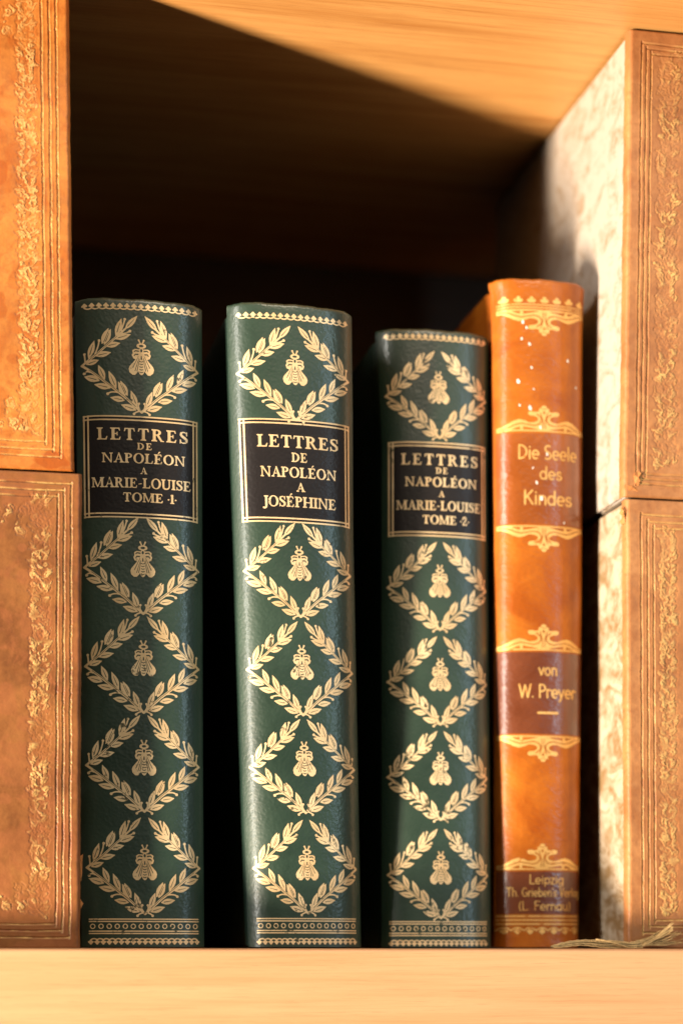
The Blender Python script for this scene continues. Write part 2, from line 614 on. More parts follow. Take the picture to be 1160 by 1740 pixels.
# ---- roman capitals (cap height 1)
def glyph_serif(A, ch, x, y, c, k=1.0):
    T, t = 0.20, 0.10
    P = lambda a, b: (x + a * c * k, y + b * c)

    def poly(*pts, cut=False):
        A.poly([P(*p) for p in pts], cut)

    def foot(cx, w, yy, up):
        s = 1 if up else -1
        h = w / 2
        poly((cx - h - .10, yy), (cx + h + .10, yy), (cx + h + .10, yy + s * .065), (cx + h, yy + s * .15), (cx - h, yy + s * .15), (cx - h - .10, yy + s * .065))

    def stem(cx, w=T, y0=0, y1=1, b=True, tp=True):
        poly((cx - w / 2, y0), (cx + w / 2, y0), (cx + w / 2, y1), (cx - w / 2, y1))
        if b:
            foot(cx, w, y0, True)
        if tp:
            foot(cx, w, y1, False)

    def ell(cx, cy, rx, ry, irx, iry, xmin=None):
        A.ell(P(cx, cy), rx * c * k, ry * c, xmin=None if xmin is None else P(xmin, 0)[0], ring=(irx * c * k, iry * c))
    if ch in 'EÉ':
        stem(.22)
        poly((.2, 0), (.68, 0), (.74, .27), (.68, .27), (.60, .09), (.2, .09))
        poly((.2, 1), (.66, 1), (.70, .76), (.64, .76), (.57, .91), (.2, .91))
        poly((.2, .46), (.46, .46), (.46, .36), (.53, .36), (.53, .66), (.46, .66), (.46, .55), (.2, .55))
        if ch == 'É':
            poly((.34, 1.06), (.42, 1.06), (.62, 1.26), (.46, 1.28))
        return .80
    if ch == 'L':
        stem(.22)
        poly((.2, 0), (.68, 0), (.74, .30), (.68, .30), (.59, .09), (.2, .09))
        return .78
    if ch == 'T':
        stem(.42, tp=False)
        poly((.08, 1), (.76, 1), (.80, .72), (.74, .72), (.67, .91), (.17, .91), (.10, .72), (.04, .72))
        return .84
    if ch in 'RP':
        stem(.22)
        ell(.36, .745, .34, .255, .15, .165, .22)
        poly((.2, .91), (.37, .91), (.37, 1), (.2, 1))
        poly((.2, .49), (.37, .49), (.37, .58), (.2, .58))
        if ch == 'R':
            poly((.36, .52), (.54, .55), (.78, .09), (.90, .06), (.90, 0), (.66, 0))
            return .92
        return .76
    if ch == 'S':
        pts = [(.55, .74), (.54, .88), (.42, .95), (.28, .95), (.15, .87), (.14, .72), (.24, .60), (.42, .48), (.54, .36), (.55, .20), (.44, .07), (.28, .05), (.14, .12), (.11, .28)]
        wd = [.035, .04, .045, .05, .075, .09, .10, .105, .10, .085, .055, .045, .04, .035]
        for a in range(len(pts) - 1):
            A.cap(P(*pts[a]), P(*pts[a + 1]), wd[a] * c, wd[a + 1] * c)
        poly((.52, .66), (.60, .66), (.60, 1.0), (.54, 1.0))
        poly((.06, .34), (.14, .34), (.12, 0), (.06, 0))
        return .68
    if ch == 'D':
        stem(.22)
        ell(.32, .5, .56, .5, .34, .40, .22)
        poly((.2, .91), (.34, .91), (.34, 1), (.2, 1))
        poly((.2, 0), (.34, 0), (.34, .09), (.2, .09))
        return .96
    if ch == 'N':
        stem(.18, t, tp=True)
        stem(.82, t, y0=.0, b=False)
        poly((.06, 1), (.28, 1), (.87, .02), (.87, -.02), (.77, -.02), (.14, .95))
        return 1.0
    if ch == 'A':
        poly((.12, 0), (.20, 0), (.48, .90), (.44, 1.04))
        poly((.40, 1.02), (.50, 1.02), (.84, 0), (.62, 0))
        poly((.22, .30), (.66, .30), (.64, .38), (.24, .38))
        foot(.15, .08, 0, True)
        foot(.72, .18, 0, True)
        return .88
    if ch == 'O':
        ell(.48, .5, .46, .53, .26, .44)
        return .96
    if ch == 'M':
        stem(.17, t)
        stem(.95, T)
        poly((.10, 1), (.28, 1), (.60, .14), (.53, 0))
        poly((.98, 1), (.86, 1), (.52, .02), (.58, .0))
        return 1.16
    if ch == 'I':
        stem(.22)
        return .44
    if ch == 'U':
        stem(.20, y0=.28, b=False)
        stem(.76, t, y0=.28, b=False)
        A.line([P(.20, .30), P(.23, .14), P(.34, .05), P(.50, .03), P(.64, .08), P(.73, .18), P(.76, .32)], .09 * c, .05 * c)
        return .94
    if ch == 'J':
        stem(.30, y0=.06, b=False)
        A.line([P(.30, .12), P(.28, -.08), P(.18, -.18), P(.06, -.17)], .09 * c, .05 * c)
        A.dot(P(.06, -.13), .08 * c)
        return .48
    if ch == 'H':
        stem(.20)
        stem(.80)
        poly((.2, .45), (.8, .45), (.8, .54), (.2, .54))
        return 1.0
    if ch == '-':
        poly((.06, .36), (.36, .40), (.36, .48), (.06, .44))
        return .42
    if ch == '.':
        A.dot(P(.12, .42), .085 * c)
        return .24
    if ch == '1':
        stem(.22, tp=False)
        poly((.12, .98), (.32, 1.0), (.32, .8), (.04, .84))
        return .42
    if ch == '2':
        A.line([P(.08, .72), P(.14, .90), P(.30, .96), P(.44, .86), P(.44, .70), P(.30, .42), P(.10, .10)], .07 * c, .06 * c)
        poly((.04, 0), (.54, 0), (.58, .26), (.50, .26), (.46, .12), (.06, .12))
        return .60
    return .34


class Null:
    def __getattr__(s, a):
        return lambda *x, **y: None


def line_width(text, fn):
    return sum(fn(Null(), ch, 0, 0, 1) for ch in text)


def set_line(A, text, cx, y, cap, width, fn, kmin=0.8, kmax=1.1):
    """set a line of text centred on cx with its own tracking so that it fills width"""
    nat = line_width(text, fn) * cap
    n = max(1, len(text) - 1)
    k = min(kmax, max(kmin, (width / nat)))
    tr = (width - nat * k) / n
    x = cx - width / 2
    for ch in text:
        x += fn(A, ch, x, y, cap, k) * cap * k + tr


# ---- hand drawn art nouveau letters (cap height 1, x height .62)
def arc(cx, cy, rx, ry, a0, a1, n=14):
    return [(cx + rx * math.cos(math.radians(a)), cy + ry * math.sin(math.radians(a))) for a in np.linspace(a0, a1, n)]


ROUND = {
    'D': (.74, [[(.1, 0), (.1, 1)], [(.1, 1)] + arc(.14, .5, .50, .5, 90, -90) + [(.1, 0)]]),
    'i': (.26, [[(.12, 0), (.12, .62)], [(.12, .84), (.12, .87)]]),
    'e': (.60, [arc(.30, .31, .23, .31, 0, 300) , [(.07, .31), (.53, .31)]]),
    'S': (.62, [arc(.32, .77, .22, .23, 55, 235, 12) + [(.33, .52)] + arc(.29, .25, .23, .25, 60, -130, 14)]),
    'l': (.26, [[(.12, 0), (.12, 1)]]),
    'd': (.62, [arc(.29, .31, .22, .31, 0, 360), [(.51, 0), (.51, 1)]]),
    's': (.50, [arc(.25, .46, .16, .16, 30, 250, 10) + arc(.24, .16, .18, .16, 80, -160, 12)]),
    'K': (.66, [[(.1, 0), (.1, 1)], [(.56, 1), (.1, .42)], [(.24, .58), (.58, 0)]]),
    'n': (.58, [[(.1, 0), (.1, .62)], [(.1, .38)] + arc(.29, .38, .19, .24, 180, 0) + [(.48, 0)]]),
    'v': (.52, [[(.04, .62), (.25, 0), (.46, .62)]]),
    'o': (.62, [arc(.30, .31, .23, .31, 0, 360)]),
    'W': (.98, [[(.04, 1), (.26, 0), (.48, .94), (.70, 0), (.92, 1)]]),
    '.': (.24, [[(.1, .03), (.1, .04)]]),
    'P': (.62, [[(.1, 0), (.1, 1)], [(.1, 1)] + arc(.26, .74, .28, .26, 90, -90) + [(.1, .48)]]),
    'r': (.42, [[(.1, 0), (.1, .62)], [(.1, .36)] + arc(.28, .36, .18, .25, 180, 50)]),
    'y': (.54, [[(.04, .62), (.25, .04)], [(.47, .62), (.22, -.1), (.1, -.28)]]),
    'L': (.54, [[(.1, 1), (.1, 0), (.5, 0)]]),
    'p': (.62, [arc(.32, .31, .22, .31, 0, 360), [(.1, .62), (.1, -.3)]]),
    'z': (.50, [[(.06, .62), (.42, .62), (.06, 0), (.44, 0)]]),
    'g': (.60, [arc(.28, .31, .22, .31, 0, 360), [(.50, .62), (.50, -.1)] + arc(.28, -.1, .22, .2, 0, -150)]),
    'T': (.60, [[(.02, 1), (.56, 1)], [(.29, 1), (.29, 0)]]),
    'h': (.58, [[(.1, 0), (.1, 1)], [(.1, .38)] + arc(.29, .38, .19, .24, 180, 0) + [(.48, 0)]]),
    'G': (.78, [arc(.40, .5, .32, .5, 50, 330, 18), [(.70, .16), (.70, .42), (.44, .42)]]),
    'b': (.62, [arc(.32, .31, .22, .31, 0, 360), [(.1, 0), (.1, 1)]]),
    "'": (.18, [[(.1, 1), (.07, .82)]]),
    'V': (.62, [[(.04, 1), (.29, 0), (.54, 1)]]),
    'a': (.60, [arc(.29, .31, .22, .31, 0, 360), [(.51, 0), (.51, .62)]]),
    '(': (.32, [arc(.44, .42, .34, .66, 130, 230)]),
    ')': (.32, [arc(-.12, .42, .34, .66, 50, -50)]),
    'F': (.54, [[(.1, 0), (.1, 1), (.5, 1)], [(.1, .54), (.42, .54)]]),
    'u': (.58, [[(.1, .62), (.1, .24)] + arc(.29, .24, .19, .24, 180, 360) + [(.48, .62)], [(.48, 0), (.48, .62)]]),
}


def glyph_round(A, ch, x, y, c, k=1.0, r=0.058):
    if ch == ' ':
        return .34
    adv, strokes = ROUND[ch]
    for st in strokes:
        A.line([(x + a * c * k, y + b * c) for a, b in st], r * c)
    return adv


def lotus(A, y0, s=1, w=1.0, h=1.0):
    """art nouveau flower on a base line; s = -1 hangs downwards"""
    P = lambda x, y: (x * w, y0 + s * y * h)
    half = [(-84, 0), (-84, 8), (-77, 8), (-68, 13), (-58, 19), (-48, 22), (-38, 20), (-28, 16), (-18, 17), (-12, 20), (-12, 25), (-18, 28),
            (-28, 29), (-31, 32), (-30, 36), (-24, 37), (-15, 35.5), (-10, 37), (-10, 42), (-5, 43), (-5, 46.5), (0, 48)]
    A.poly([P(*p) for p in half] + [P(-x, y) for x, y in reversed(half[:-1])])
    for g in (1, -1):
        Q = lambda x, y: P(x * g, y)
        A.line([Q(-80, 3.4), Q(-66, 7), (Q(-54, 12)), Q(-44, 14.5), Q(-32, 12.5), Q(-20, 10.5), Q(-10, 13), Q(-5, 19), Q(-6, 26), Q(-14, 31.5)], 0.95, 1.1, True)
        A.poly([Q(-62, 3), Q(-50, 7.5), Q(-40, 8.5), Q(-30, 7), Q(-16, 4.6), Q(-9, 2.6)], True)
        A.dot(Q(-43, 5.8), 2.7)
        A.line([Q(-2.6, 6), Q(-2.2, 20), Q(-7, 34)], 0.7, 0.8, True)
    A.poly([P(-3, 37), P(3, 37), P(0, 30)], True)
    A.line([P(-4, 41.6), P(4, 41.6)], 0.6, None, True)


# ------------------------------------------------------------------ a book standing on the shelf
MM = 0.0002                                   # one artwork unit (photo pixel) in metres


class Spine:
    """warped rounded spine: edges are [(v, uL, uR)] in the photo, Y the depth of its front at foot and head"""

    def __init__(s, edges, Yfoot, Yhead, twist, sag, depth, top_v):
        s.sag, s.twist, s.depth = sag, twist, depth
        s.Yf, s.Yh = Yfoot, Yhead
        zs, xl, xr = [], [], []
        for v, ul, ur in edges:
            z = unp((ul + ur) / 2, v, (Yfoot + Yhead) / 2)[1]
            Y = s.Y0(z) + sag
            zs.append(z)
            xl.append(unp(ul, v, Y - twist)[0])
            xr.append(unp(ur, v, Y + twist)[0])
        o = np.argsort(zs)
        s.zs, s.xl, s.xr = np.array(zs)[o], np.array(xl)[o], np.array(xr)[o]
        s.cu = np.mean([(a + b) / 2 for _, a, b in edges])
        s.top = s.z_of(top_v)
        s.base = np.array((float(s.mid(0.0)), s.Y0(0) + 0.5 * depth, 0.0))

    def Y0(s, z):
        return s.Yf + (s.Yh - s.Yf) * np.clip(z, 0, .24) / 0.22

    def mid(s, z):
        return 0.5 * (np.interp(z, s.zs, s.xl) + np.interp(z, s.zs, s.xr))

    def half(s, z):
        return 0.5 * (np.interp(z, s.zs, s.xr) - np.interp(z, s.zs, s.xl))

    def z_of(s, v):
        z = 0.1
        for _ in range(4):
            z = unp(s.cu, v, s.Y0(z))[1]
        return float(z)

    def prof(s, t):
        a = np.clip(np.abs(t), 0, 1)
        return s.sag * (0.42 * a ** 2 + 0.58 * a ** 7)

    def pt(s, t, z):
        X = s.mid(z) + t * s.half(z)
        Y = s.Y0(z) + s.twist * t + s.prof(t)
        return X, Y

    def surf(s, t, z, off=0.0):
        t, z = np.asarray(t, float), np.asarray(z, float)
        X, Y = s.pt(t, z)
        if off:
            e = 1e-3
            Xa, Ya = s.pt(t - e, z)
            Xb, Yb = s.pt(t + e, z)
            dx, dy = Xb - Xa, Yb - Ya
            L = np.hypot(dx, dy)
            X = X + off * dy / L
            Y = Y - off * dx / L
        return np.stack([X, Y, z + 0 * X], -1) - s.base


class Book:
    def __init__(s, name, label, group, sp, leather, board, hw):
        s.sp = sp
        s.hw = hw                              # half width of the spine in artwork units
        s.root = thing(name, label, 'book', tuple(sp.base), group)
        t = np.concatenate([np.linspace(-1, -.8, 16)[:-1], np.linspace(-.8, .8, 40), np.linspace(.8, 1, 16)[1:]])
        # outside from foot to head, rolled over at both ends, then the inside
        zz = np.concatenate([np.linspace(0.0006, sp.top - 0.0015, 90)])
        rows = [sp.surf(t, np.full(t.shape, z)) for z in zz]
        for a in np.linspace(0, math.pi, 9)[1:]:
            z = sp.top - 0.0015 + 0.0015 * math.sin(a)
            r = sp.surf(t, np.full(t.shape, min(z, sp.top)))
            r[:, 1] += 0.0013 * (1 - math.cos(a))
            rows.append(r)
        for z in np.linspace(sp.top - 0.004, 0.0006, 12):
            r = sp.surf(t, np.full(t.shape, z))
            r[:, 1] += 0.0026
            rows.append(r)
        rows.append(rows[0].copy())
        # side returns into the hinge
        wobble = (0.00011 * np.sin(t * 9 + sp.cu) + 0.00007 * np.sin(t * 23 + 2 * sp.cu) + 0.00006 * np.sin(t * 61))
        for r in rows:
            r[:, 2] += wobble * np.clip((r[:, 2] - sp.top + 0.006) / 0.006, 0, 1)
        P = np.stack(rows)
        link('spine', grid_mesh('spine', P.transpose(1, 0, 2)), s.root, leather)
        s.boards(board)

    def boards(s, board):
        sp = s.sp
        for sg in (-1, 1):
            # outer face profile going backwards: shoulder, hinge groove, board
            n = 40
            d = np.concatenate([np.linspace(0, .012, 25), np.linspace(.02, sp.depth, 14)])
            groove = 0.0013 * np.exp(-((d - 0.0055) / 0.0022) ** 2) + 0.0004 * (d < 0.001)
            zz = np.concatenate([[0.0008], np.linspace(0.0014, sp.top - 0.0026, 60), [sp.top - 0.002]])
            out = []
            for k, z in enumerate(zz):
                e = sp.surf(np.array([sg * 1.0]), np.array([z]))[0]
                edge = 0.0005 if k in (0, len(zz) - 1) else 0.0
                x = e[0] - sg * (groove + edge)
                out.append(np.stack([x, e[1] + d, np.full(d.shape, z)], -1))
            inn = []
            for z in zz[::-1]:
                e = sp.surf(np.array([sg * 1.0]), np.array([z]))[0]
                inn.append(np.stack([np.full(d.shape, e[0] - sg * 0.0030), e[1] + d, np.full(d.shape, z)], -1))
            P = np.stack(out + inn + [out[0]])
            if sg > 0:
                P = P[:, ::-1]
            caps = link('cover_board', grid_mesh('cover_board', P, False), s.root, board)
        # page block
        e0 = [sp.surf(np.array([g]), np.array([0.0]))[0] for g in (-1., 1.)]
        e1 = [sp.surf(np.array([g]), np.array([sp.top]))[0] for g in (-1., 1.)]
        V = []
        for z, ee in ((0.003, e0), (sp.top - 0.006, e1)):
            for x, y in ((ee[0][0] + .0034, ee[0][1] + .004), (ee[1][0] - .0034, ee[1][1] + .004), (ee[1][0] - .0034, ee[1][1] + sp.depth - .003), (ee[0][0] + .0034, ee[0][1] + sp.depth - .003)):
                V.append((x, y, z))
        q = [3, 2, 1, 0, 4, 5, 6, 7, 0, 1, 5, 4, 1, 2, 6, 5, 2, 3, 7, 6, 3, 0, 4, 7]
        link('page_block', mesh_np('page_block', V, [4] * 6, q), s.root, M['pages'])

    def stamp(s, name, polys, z, mat, cx=0.0, off=0.00009, parent=None, sx=1.0, sy=1.0):
        V, cnt, idx = polys
        t = (V[:, 0] * sx + cx) / s.hw
        zz = z + V[:, 1] * MM * sy
        keep = t
        P = s.sp.surf(np.clip(t, -.995, .995), zz, off)
        return link(name, mesh_np(name, P, cnt, idx), parent or s.root, mat)

    def patch(s, name, x0, x1, zlo, zhi, mat, off=0.00005):
        t = np.linspace(x0, x1, 48) / s.hw
        zz = np.linspace(zlo, zhi, 30)
        P = np.stack([s.sp.surf(t, np.full(t.shape, z), off) for z in zz])
        return link(name, grid_mesh(name, P.transpose(1, 0, 2)), s.root, mat)


WREATH = wreath_art().polys()
BEE = bee_art().polys()
HEAD = crown_strip(86, 16).polys()
FOOT = crown_strip(87, 18, True).polys()
RINGS = ring_band(90, 14).polys()


def green_book(label, sp, wreaths, lab, lines, tip, sy, headv, ringv, footv, bw=90):
    b = Book('green_leather_book', label, 'matching green gilt volumes of letters', sp, M['green'], M['green_cloth'], 99.0)
    sx = tip / 93.0
    b.stamp('head_border', HEAD, sp.z_of(headv), M['gilt'], sx=sx * 1.02)
    for vb, vbee in wreaths:                       # photo heights of the lower point and of the foot of the bee
        w = b.stamp('laurel_wreath', WREATH, sp.z_of(vb), M['gilt'], sx=sx, sy=sy)
        b.stamp('bee_emblem', BEE, sp.z_of(vbee), M['gilt'], parent=w, sx=1.04, sy=sy * 1.03)
    # title label
    vt, vb = lab
    zt, zb = sp.z_of(vt), sp.z_of(vb)
    H = (zt - zb) / MM
    p = b.patch('title_label', -bw + 3, bw - 3, zb + 2 * MM, zt - 2 * MM, M['patch'])
    A = Art(-bw - 6, bw + 6, -4, H + 4, 0.45)
    for ins in (1.6, 7.6):
        for y in (ins, H - ins):
            A.rect(-bw, y - 1.25, bw, y + 1.25)
        for x in (bw - ins, -bw + ins):
            A.rect(x - 1.25, 0, x + 1.25, H)
    b.stamp('label_border', A.polys(), zb, M['gilt'], parent=p)
    A = Art(-bw, bw, -2, H, 0.36)
    for text, v, cap, width, cx in lines:
        set_line(A, text, cx, (sp.z_of(v) - zb) / MM - cap / 2, cap, width, glyph_serif)
    b.stamp('lettering', A.polys(), zb, M['gilt'], parent=p, off=0.00011)
    b.stamp('ring_band', RINGS, sp.z_of(ringv), M['gilt'], sx=sx)
    b.stamp('foot_border', FOOT, sp.z_of(footv), M['gilt'], sx=sx)
    return b


# ------------------------------------------------------------------ big calf-spined volumes with marbled sides
def value_noise(nx, ny, cell, rng):
    gx, gy = int(nx / cell) + 3, int(ny / cell) + 3
    g = rng.random((gx, gy))
    x, y = np.arange(nx) / cell, np.arange(ny) / cell
    i, j = x.astype(int), y.astype(int)
    fx, fy = x - i, y - j
    fx, fy = fx * fx * (3 - 2 * fx), fy * fy * (3 - 2 * fy)
    a = g[np.ix_(i, j)] * (1 - fx)[:, None] + g[np.ix_(i + 1, j)] * fx[:, None]
    c = g[np.ix_(i, j + 1)] * (1 - fx)[:, None] + g[np.ix_(i + 1, j + 1)] * fx[:, None]
    return a * (1 - fy)[None] + c * fy[None]


def spiral(A, c, r0, r1, a0, turns, w, g=1):
    n = int(16 * abs(turns)) + 4
    A.line([(c[0] + (r0 + (r1 - r0) * k / n) * math.cos(a0 + g * 2 * math.pi * turns * k / n),
             c[1] + (r0 + (r1 - r0) * k / n) * math.sin(a0 + g * 2 * math.pi * turns * k / n)) for k in range(n + 1)], w, w * 0.7)


def scroll_column(A, x, y0, y1, w, rng):
    """a running border of foliage scrolls, shells and rosettes"""
    y = y0
    g = 1
    while y < y1 - 10:
        step = rng.uniform(34, 46)
        k = rng.random()
        A.line(bez((x - g * w * .30, y), (x + g * w * .55, y + step * .5), (x - g * w * .25, y + step), 10), 1.6, 1.2)
        spiral(A, (x + g * w * .10, y + step * .55), 1.5, w * .32, rng.uniform(0, 6), 1.3, 1.5, g)
        for q in range(9):
            yy = y + step * (q + .4) / 9
            L = rng.uniform(.22, .42) * w
            a = rng.uniform(.3, 1.1)
            side = g if q % 2 else -g
            bx = x + side * w * .1
            leaf(A, (bx, yy), (bx + side * L * math.cos(a), yy + L * math.sin(a)), rng.uniform(2.8, 4.2))
        if k < .45:
            c = (x - g * w * .12, y + step * .1)
            for a in range(6):
                A.dot((c[0] + 4.6 * math.cos(a * 1.047), c[1] + 4.6 * math.sin(a * 1.047)), 2.4)
            A.dot(c, 1.2, True)
        elif k < .75:
            c = (x + g * w * .22, y + step * .12)
            for a in (-1.0, -.5, 0, .5, 1.0):
                A.cap(c, (c[0] + 9 * math.sin(a), c[1] + 9 * math.cos(a)), 1.0, 2.0)
        for q in range(3):
            A.dot((x + rng.uniform(-.4, .4) * w, y + rng.uniform(0, step)), rng.uniform(1, 1.9))
        y += step
        g = -g


def big_volume(name, label, group, side, e_top, e_bot, vt, vb, ucut, lines_u, scroll_u, mats, marble, seed, gilt_amt, hlines, stains, corner_scroll, z_override=None, depth=0.168):
    """side: -1 the visible edge is the right one (left stacks), +1 the visible edge is the left one"""
    rng = np.random.default_rng(seed)
    prng = random.Random(seed)
    xe_t, _ = unp(e_top, vt, 0.0)
    xe_b, _ = unp(e_bot, vb, 0.0)
    zt = unp(ucut, vt, 0.0)[1]
    zb = unp(ucut, vb, 0.0)[1]
    if z_override:
        zb, zt = z_override[0] if z_override[0] is not None else zb, z_override[1] if z_override[1] is not None else zt
    W = 250.0                                   # width of the spine in artwork units
    H = (zt - zb) / MM
    step = 0.9
    nx, ny = int(W / step) + 1, int(H / step) + 1
    A = Art(0, W, 0, H, step)                   # x runs from the visible edge inwards
    L = Art(0, W, 0, H, step)
    upx = lambda u: abs(unp(u, 1200, 0.0)[0] - unp((e_top + e_bot) / 2, 1200, 0.0)[0]) / MM
    xs_l = [upx(u) for u in lines_u]
    m = (min(xs_l), max(xs_l))
    for k, xl in enumerate(xs_l):
        o = xl
        ws = lambda q: 0.5 * math.sin(q * .05 + k)
        for xx in (xl, W - xl):
            L.line([(xx + ws(q), q) for q in np.linspace(o * .9, H - o * .9, 24)], 1.15)
        for yy in (o * hlines, H - o * hlines):
            L.line([(q, yy + ws(q)) for q in np.linspace(o, W - o, 16)], 1.15)
    a, c = sorted(upx(u) for u in scroll_u)
    xc, wc = (a + c) / 2, (c - a)
    m0 = max(xs_l) * hlines + 10
    scroll_column(A, xc, m0, H - m0, wc * 1.25, prng)
    scroll_column(A, W - xc, m0, H - m0, wc * 1.25, prng)
    if corner_scroll:
        for yy, g in ((m0 + 16, 1), (H - m0 - 16, -1)):
            for q in range(4):
                cx = xc + wc * .75 + q * 24
                spiral(A, (cx, yy + prng.uniform(-4, 4)), 1.5, 9, prng.uniform(0, 6), 1.4, 1.8, 1 if q % 2 else -1)
                leaf(A, (cx - 4, yy), (cx + 10, yy + g * 12), 3.2)
                A.dot((cx + 10, yy + g * 20), 2.6)
            spiral(A, (xc + wc * .9, yy + g * 34), 1.5, 8, 1.0, 1.5, 1.8)
    FA = A.F[:nx, :ny]
    FL = L.F[:nx, :ny]
    nx, ny = FA.shape
    wa, wb = value_noise(nx, ny, 8, rng), value_noise(nx, ny, 8, rng)
    wc_, wd_ = value_noise(nx, ny, 3, rng), value_noise(nx, ny, 3, rng)
    gi, gj = np.meshgrid(np.arange(nx), np.arange(ny), indexing='ij')
    FA = FA[np.clip((gi + (wa - .5) * 5 + (wc_ - .5) * 3).astype(int), 0, nx - 1), np.clip((gj + (wb - .5) * 5 + (wd_ - .5) * 3).astype(int), 0, ny - 1)]
    FL = FL[np.clip((gi + (wc_ - .5) * 1.6).round().astype(int), 0, nx - 1), gj]
    FA = FA + np.clip(value_noise(nx, ny, 5, rng) - .62, 0, 1) * 7
    sm = lambda F, r: np.clip(0.5 - F / r, 0, 1)
    n_big = value_noise(nx, ny, 36, rng)
    n_mid = value_noise(nx, ny, 12, rng)
    n_sm = value_noise(nx, ny, 2.5, rng)
    wear = np.clip((n_big * .6 + n_mid * .4 - .30) * 3.2, 0.12, 1)
    relief = sm(FA, 1.8) * 0.00027 * (0.45 + 0.55 * wear) - sm(FA - 2.2, 2.0) * 0.00014
    groove = -sm(FL - .3, 1.8) * 0.00040 + sm(FL - 2.2, 2.0) * 0.00012 * (.5 + .5 * wear)
    height = relief + groove + (n_mid - .5) * 0.00010 + (n_sm - .5) * 0.00003 + (n_big - .5) * 0.00016
    gilt = np.clip((np.maximum(sm(FA + .4, 1.4), sm(FL + .1, 1.2) * .9)) * np.clip((n_big * .7 + n_mid * .5 - .62 + gilt_amt) * 3.0, 0, 1), 0, 1)
    x = np.arange(nx) * step
    y = np.arange(ny) * step
    X2, Y2 = np.meshgrid(x, y, indexing='ij')
    stain = np.clip((value_noise(nx, ny, 34, rng) - .68) * 6, 0, .55) * (0.6 + .4 * n_mid)
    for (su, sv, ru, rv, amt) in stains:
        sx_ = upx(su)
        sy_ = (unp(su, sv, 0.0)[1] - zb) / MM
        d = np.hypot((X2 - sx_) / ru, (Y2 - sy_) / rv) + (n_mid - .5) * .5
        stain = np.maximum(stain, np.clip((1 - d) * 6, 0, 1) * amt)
    stain = np.maximum(stain, np.clip(1 - np.minimum(Y2, H - Y2) / 6, 0, 1) * .5 * n_mid)
    stain = np.maximum(stain, np.clip(sm(FA - 1.6, 1.6) - sm(FA, 1.2), 0, 1) * .55 * wear)
    # rounded arrises all round
    R = 8.0
    def fall(d):
        d = np.clip(R - d, 0, R)
        return (R - np.sqrt(np.maximum(R * R - d * d, 0))) * MM
    yy = fall(X2) + fall(W - X2) + 0.5 * (fall(Y2 * 2.2) + fall((H - Y2) * 2.2))
    fr = Y2 / H
    edge = xe_b + (xe_t - xe_b) * fr
    wob = ((value_noise(1, ny, 40, rng)[0] - .5) * 1.1 + (value_noise(1, ny, 7, rng)[0] - .5) * .8) * MM
    if side < 0:
        PX = edge - X2 * MM + wob[None] * np.exp(-X2 / 30)
    else:
        PX = edge + X2 * MM + wob[None] * np.exp(-X2 / 30)
    PZ = zb + Y2 * MM
    PY = yy - height
    P = np.stack([PX, PY, PZ], -1)
    base = np.array((PX[nx // 2, 0], depth / 2, zb))
    wrapn = 5
    def wrap(col, s):
        r = []
        for k in range(1, wrapn + 1):
            c = col.copy()
            c[:, 1] += 0.0030 * k / wrapn
            c[:, 0] += s * 0.00004 * k
            r.append(c)
        return r
    first = wrap(P[0], 0)[::-1]
    last = wrap(P[-1], 0)
    P = np.concatenate([np.stack(first), P, np.stack(last)], 0)
    pad = lambda a: np.concatenate([np.repeat(a[:1], wrapn, 0) * .0, a, np.repeat(a[-1:], wrapn, 0) * .0], 0)
    gilt, stain = pad(gilt), pad(stain)
    root = thing(name, label, 'book', tuple(base), group)
    Q = P - base
    if side < 0:
        Q = Q[::-1]
        gilt, stain = gilt[::-1], stain[::-1]
    me = grid_mesh('spine', Q)
    for nm, arr in (('gilt', gilt), ('stain', stain)):
        at = me.attributes.new(nm, 'FLOAT', 'POINT')
        at.data.foreach_set('value', np.ascontiguousarray(arr, dtype=np.float32).ravel())
    link('spine', me, root, mats)
    # marbled sides: slabs starting just behind the wrapped leather
    xo_b, xo_t = xe_b, xe_t
    for which in (0, 1):
        def xa(f):
            e = xo_b + (xo_t - xo_b) * f
            inn = -side * -1
            if which == 0:
                return e + side * 0.0004, e + side * 0.0028
            far = e + side * W * MM
            return far - side * 0.0004, far - side * 0.0028
        V = []
        nz, nyy = 14, 30
        rows = []
        for k in range(nz + 1):
            f = k / nz
            z = zb + 0.0008 + (zt - zb - 0.0016) * f - base[2]
            a_, b_ = xa(f)
            bow = side * (1 if which == 0 else -1)
            ds = np.linspace(0.0042 - 0.0006, depth, nyy)
            ox = np.full(nyy, a_ - base[0]) + bow * 0.0006 * np.exp(-((f) * 26)) + bow * .0005 * np.exp(-(1 - f) * 26)
            ix = np.full(nyy, b_ - base[0])
            ring = np.concatenate([np.stack([ox, ds - base[1], np.full(nyy, z)], -1), np.stack([ix, ds - base[1], np.full(nyy, z)], -1)[::-1]])
            rows.append(np.concatenate([ring, ring[:1]]))
        G = np.stack(rows)
        me = grid_mesh('marbled_board', G, False)
        link('marbled_board', me, root, marble)
    # page block fills the inside
    x_in = [xo_b + side * 0.0032, xo_b + side * (W * MM - 0.0032)]
    x_in2 = [xo_t + side * 0.0032, xo_t + side * (W * MM - 0.0032)]
    V = []
    for z, xx in ((zb + .0003, x_in), (zt - .0003, x_in2)):
        a_, b_ = sorted(xx)
        for xq, yq in ((a_, .0036), (b_, .0036), (b_, depth - .004), (a_, depth - .004)):
            V.append((xq - base[0], yq - base[1], z - base[2]))
    q = [3, 2, 1, 0, 4, 5, 6, 7, 0, 1, 5, 4, 1, 2, 6, 5, 2, 3, 7, 6, 3, 0, 4, 7]
    link('page_block', mesh_np('page_block', V, [4] * 6, q), root, M['pages'])
    return root


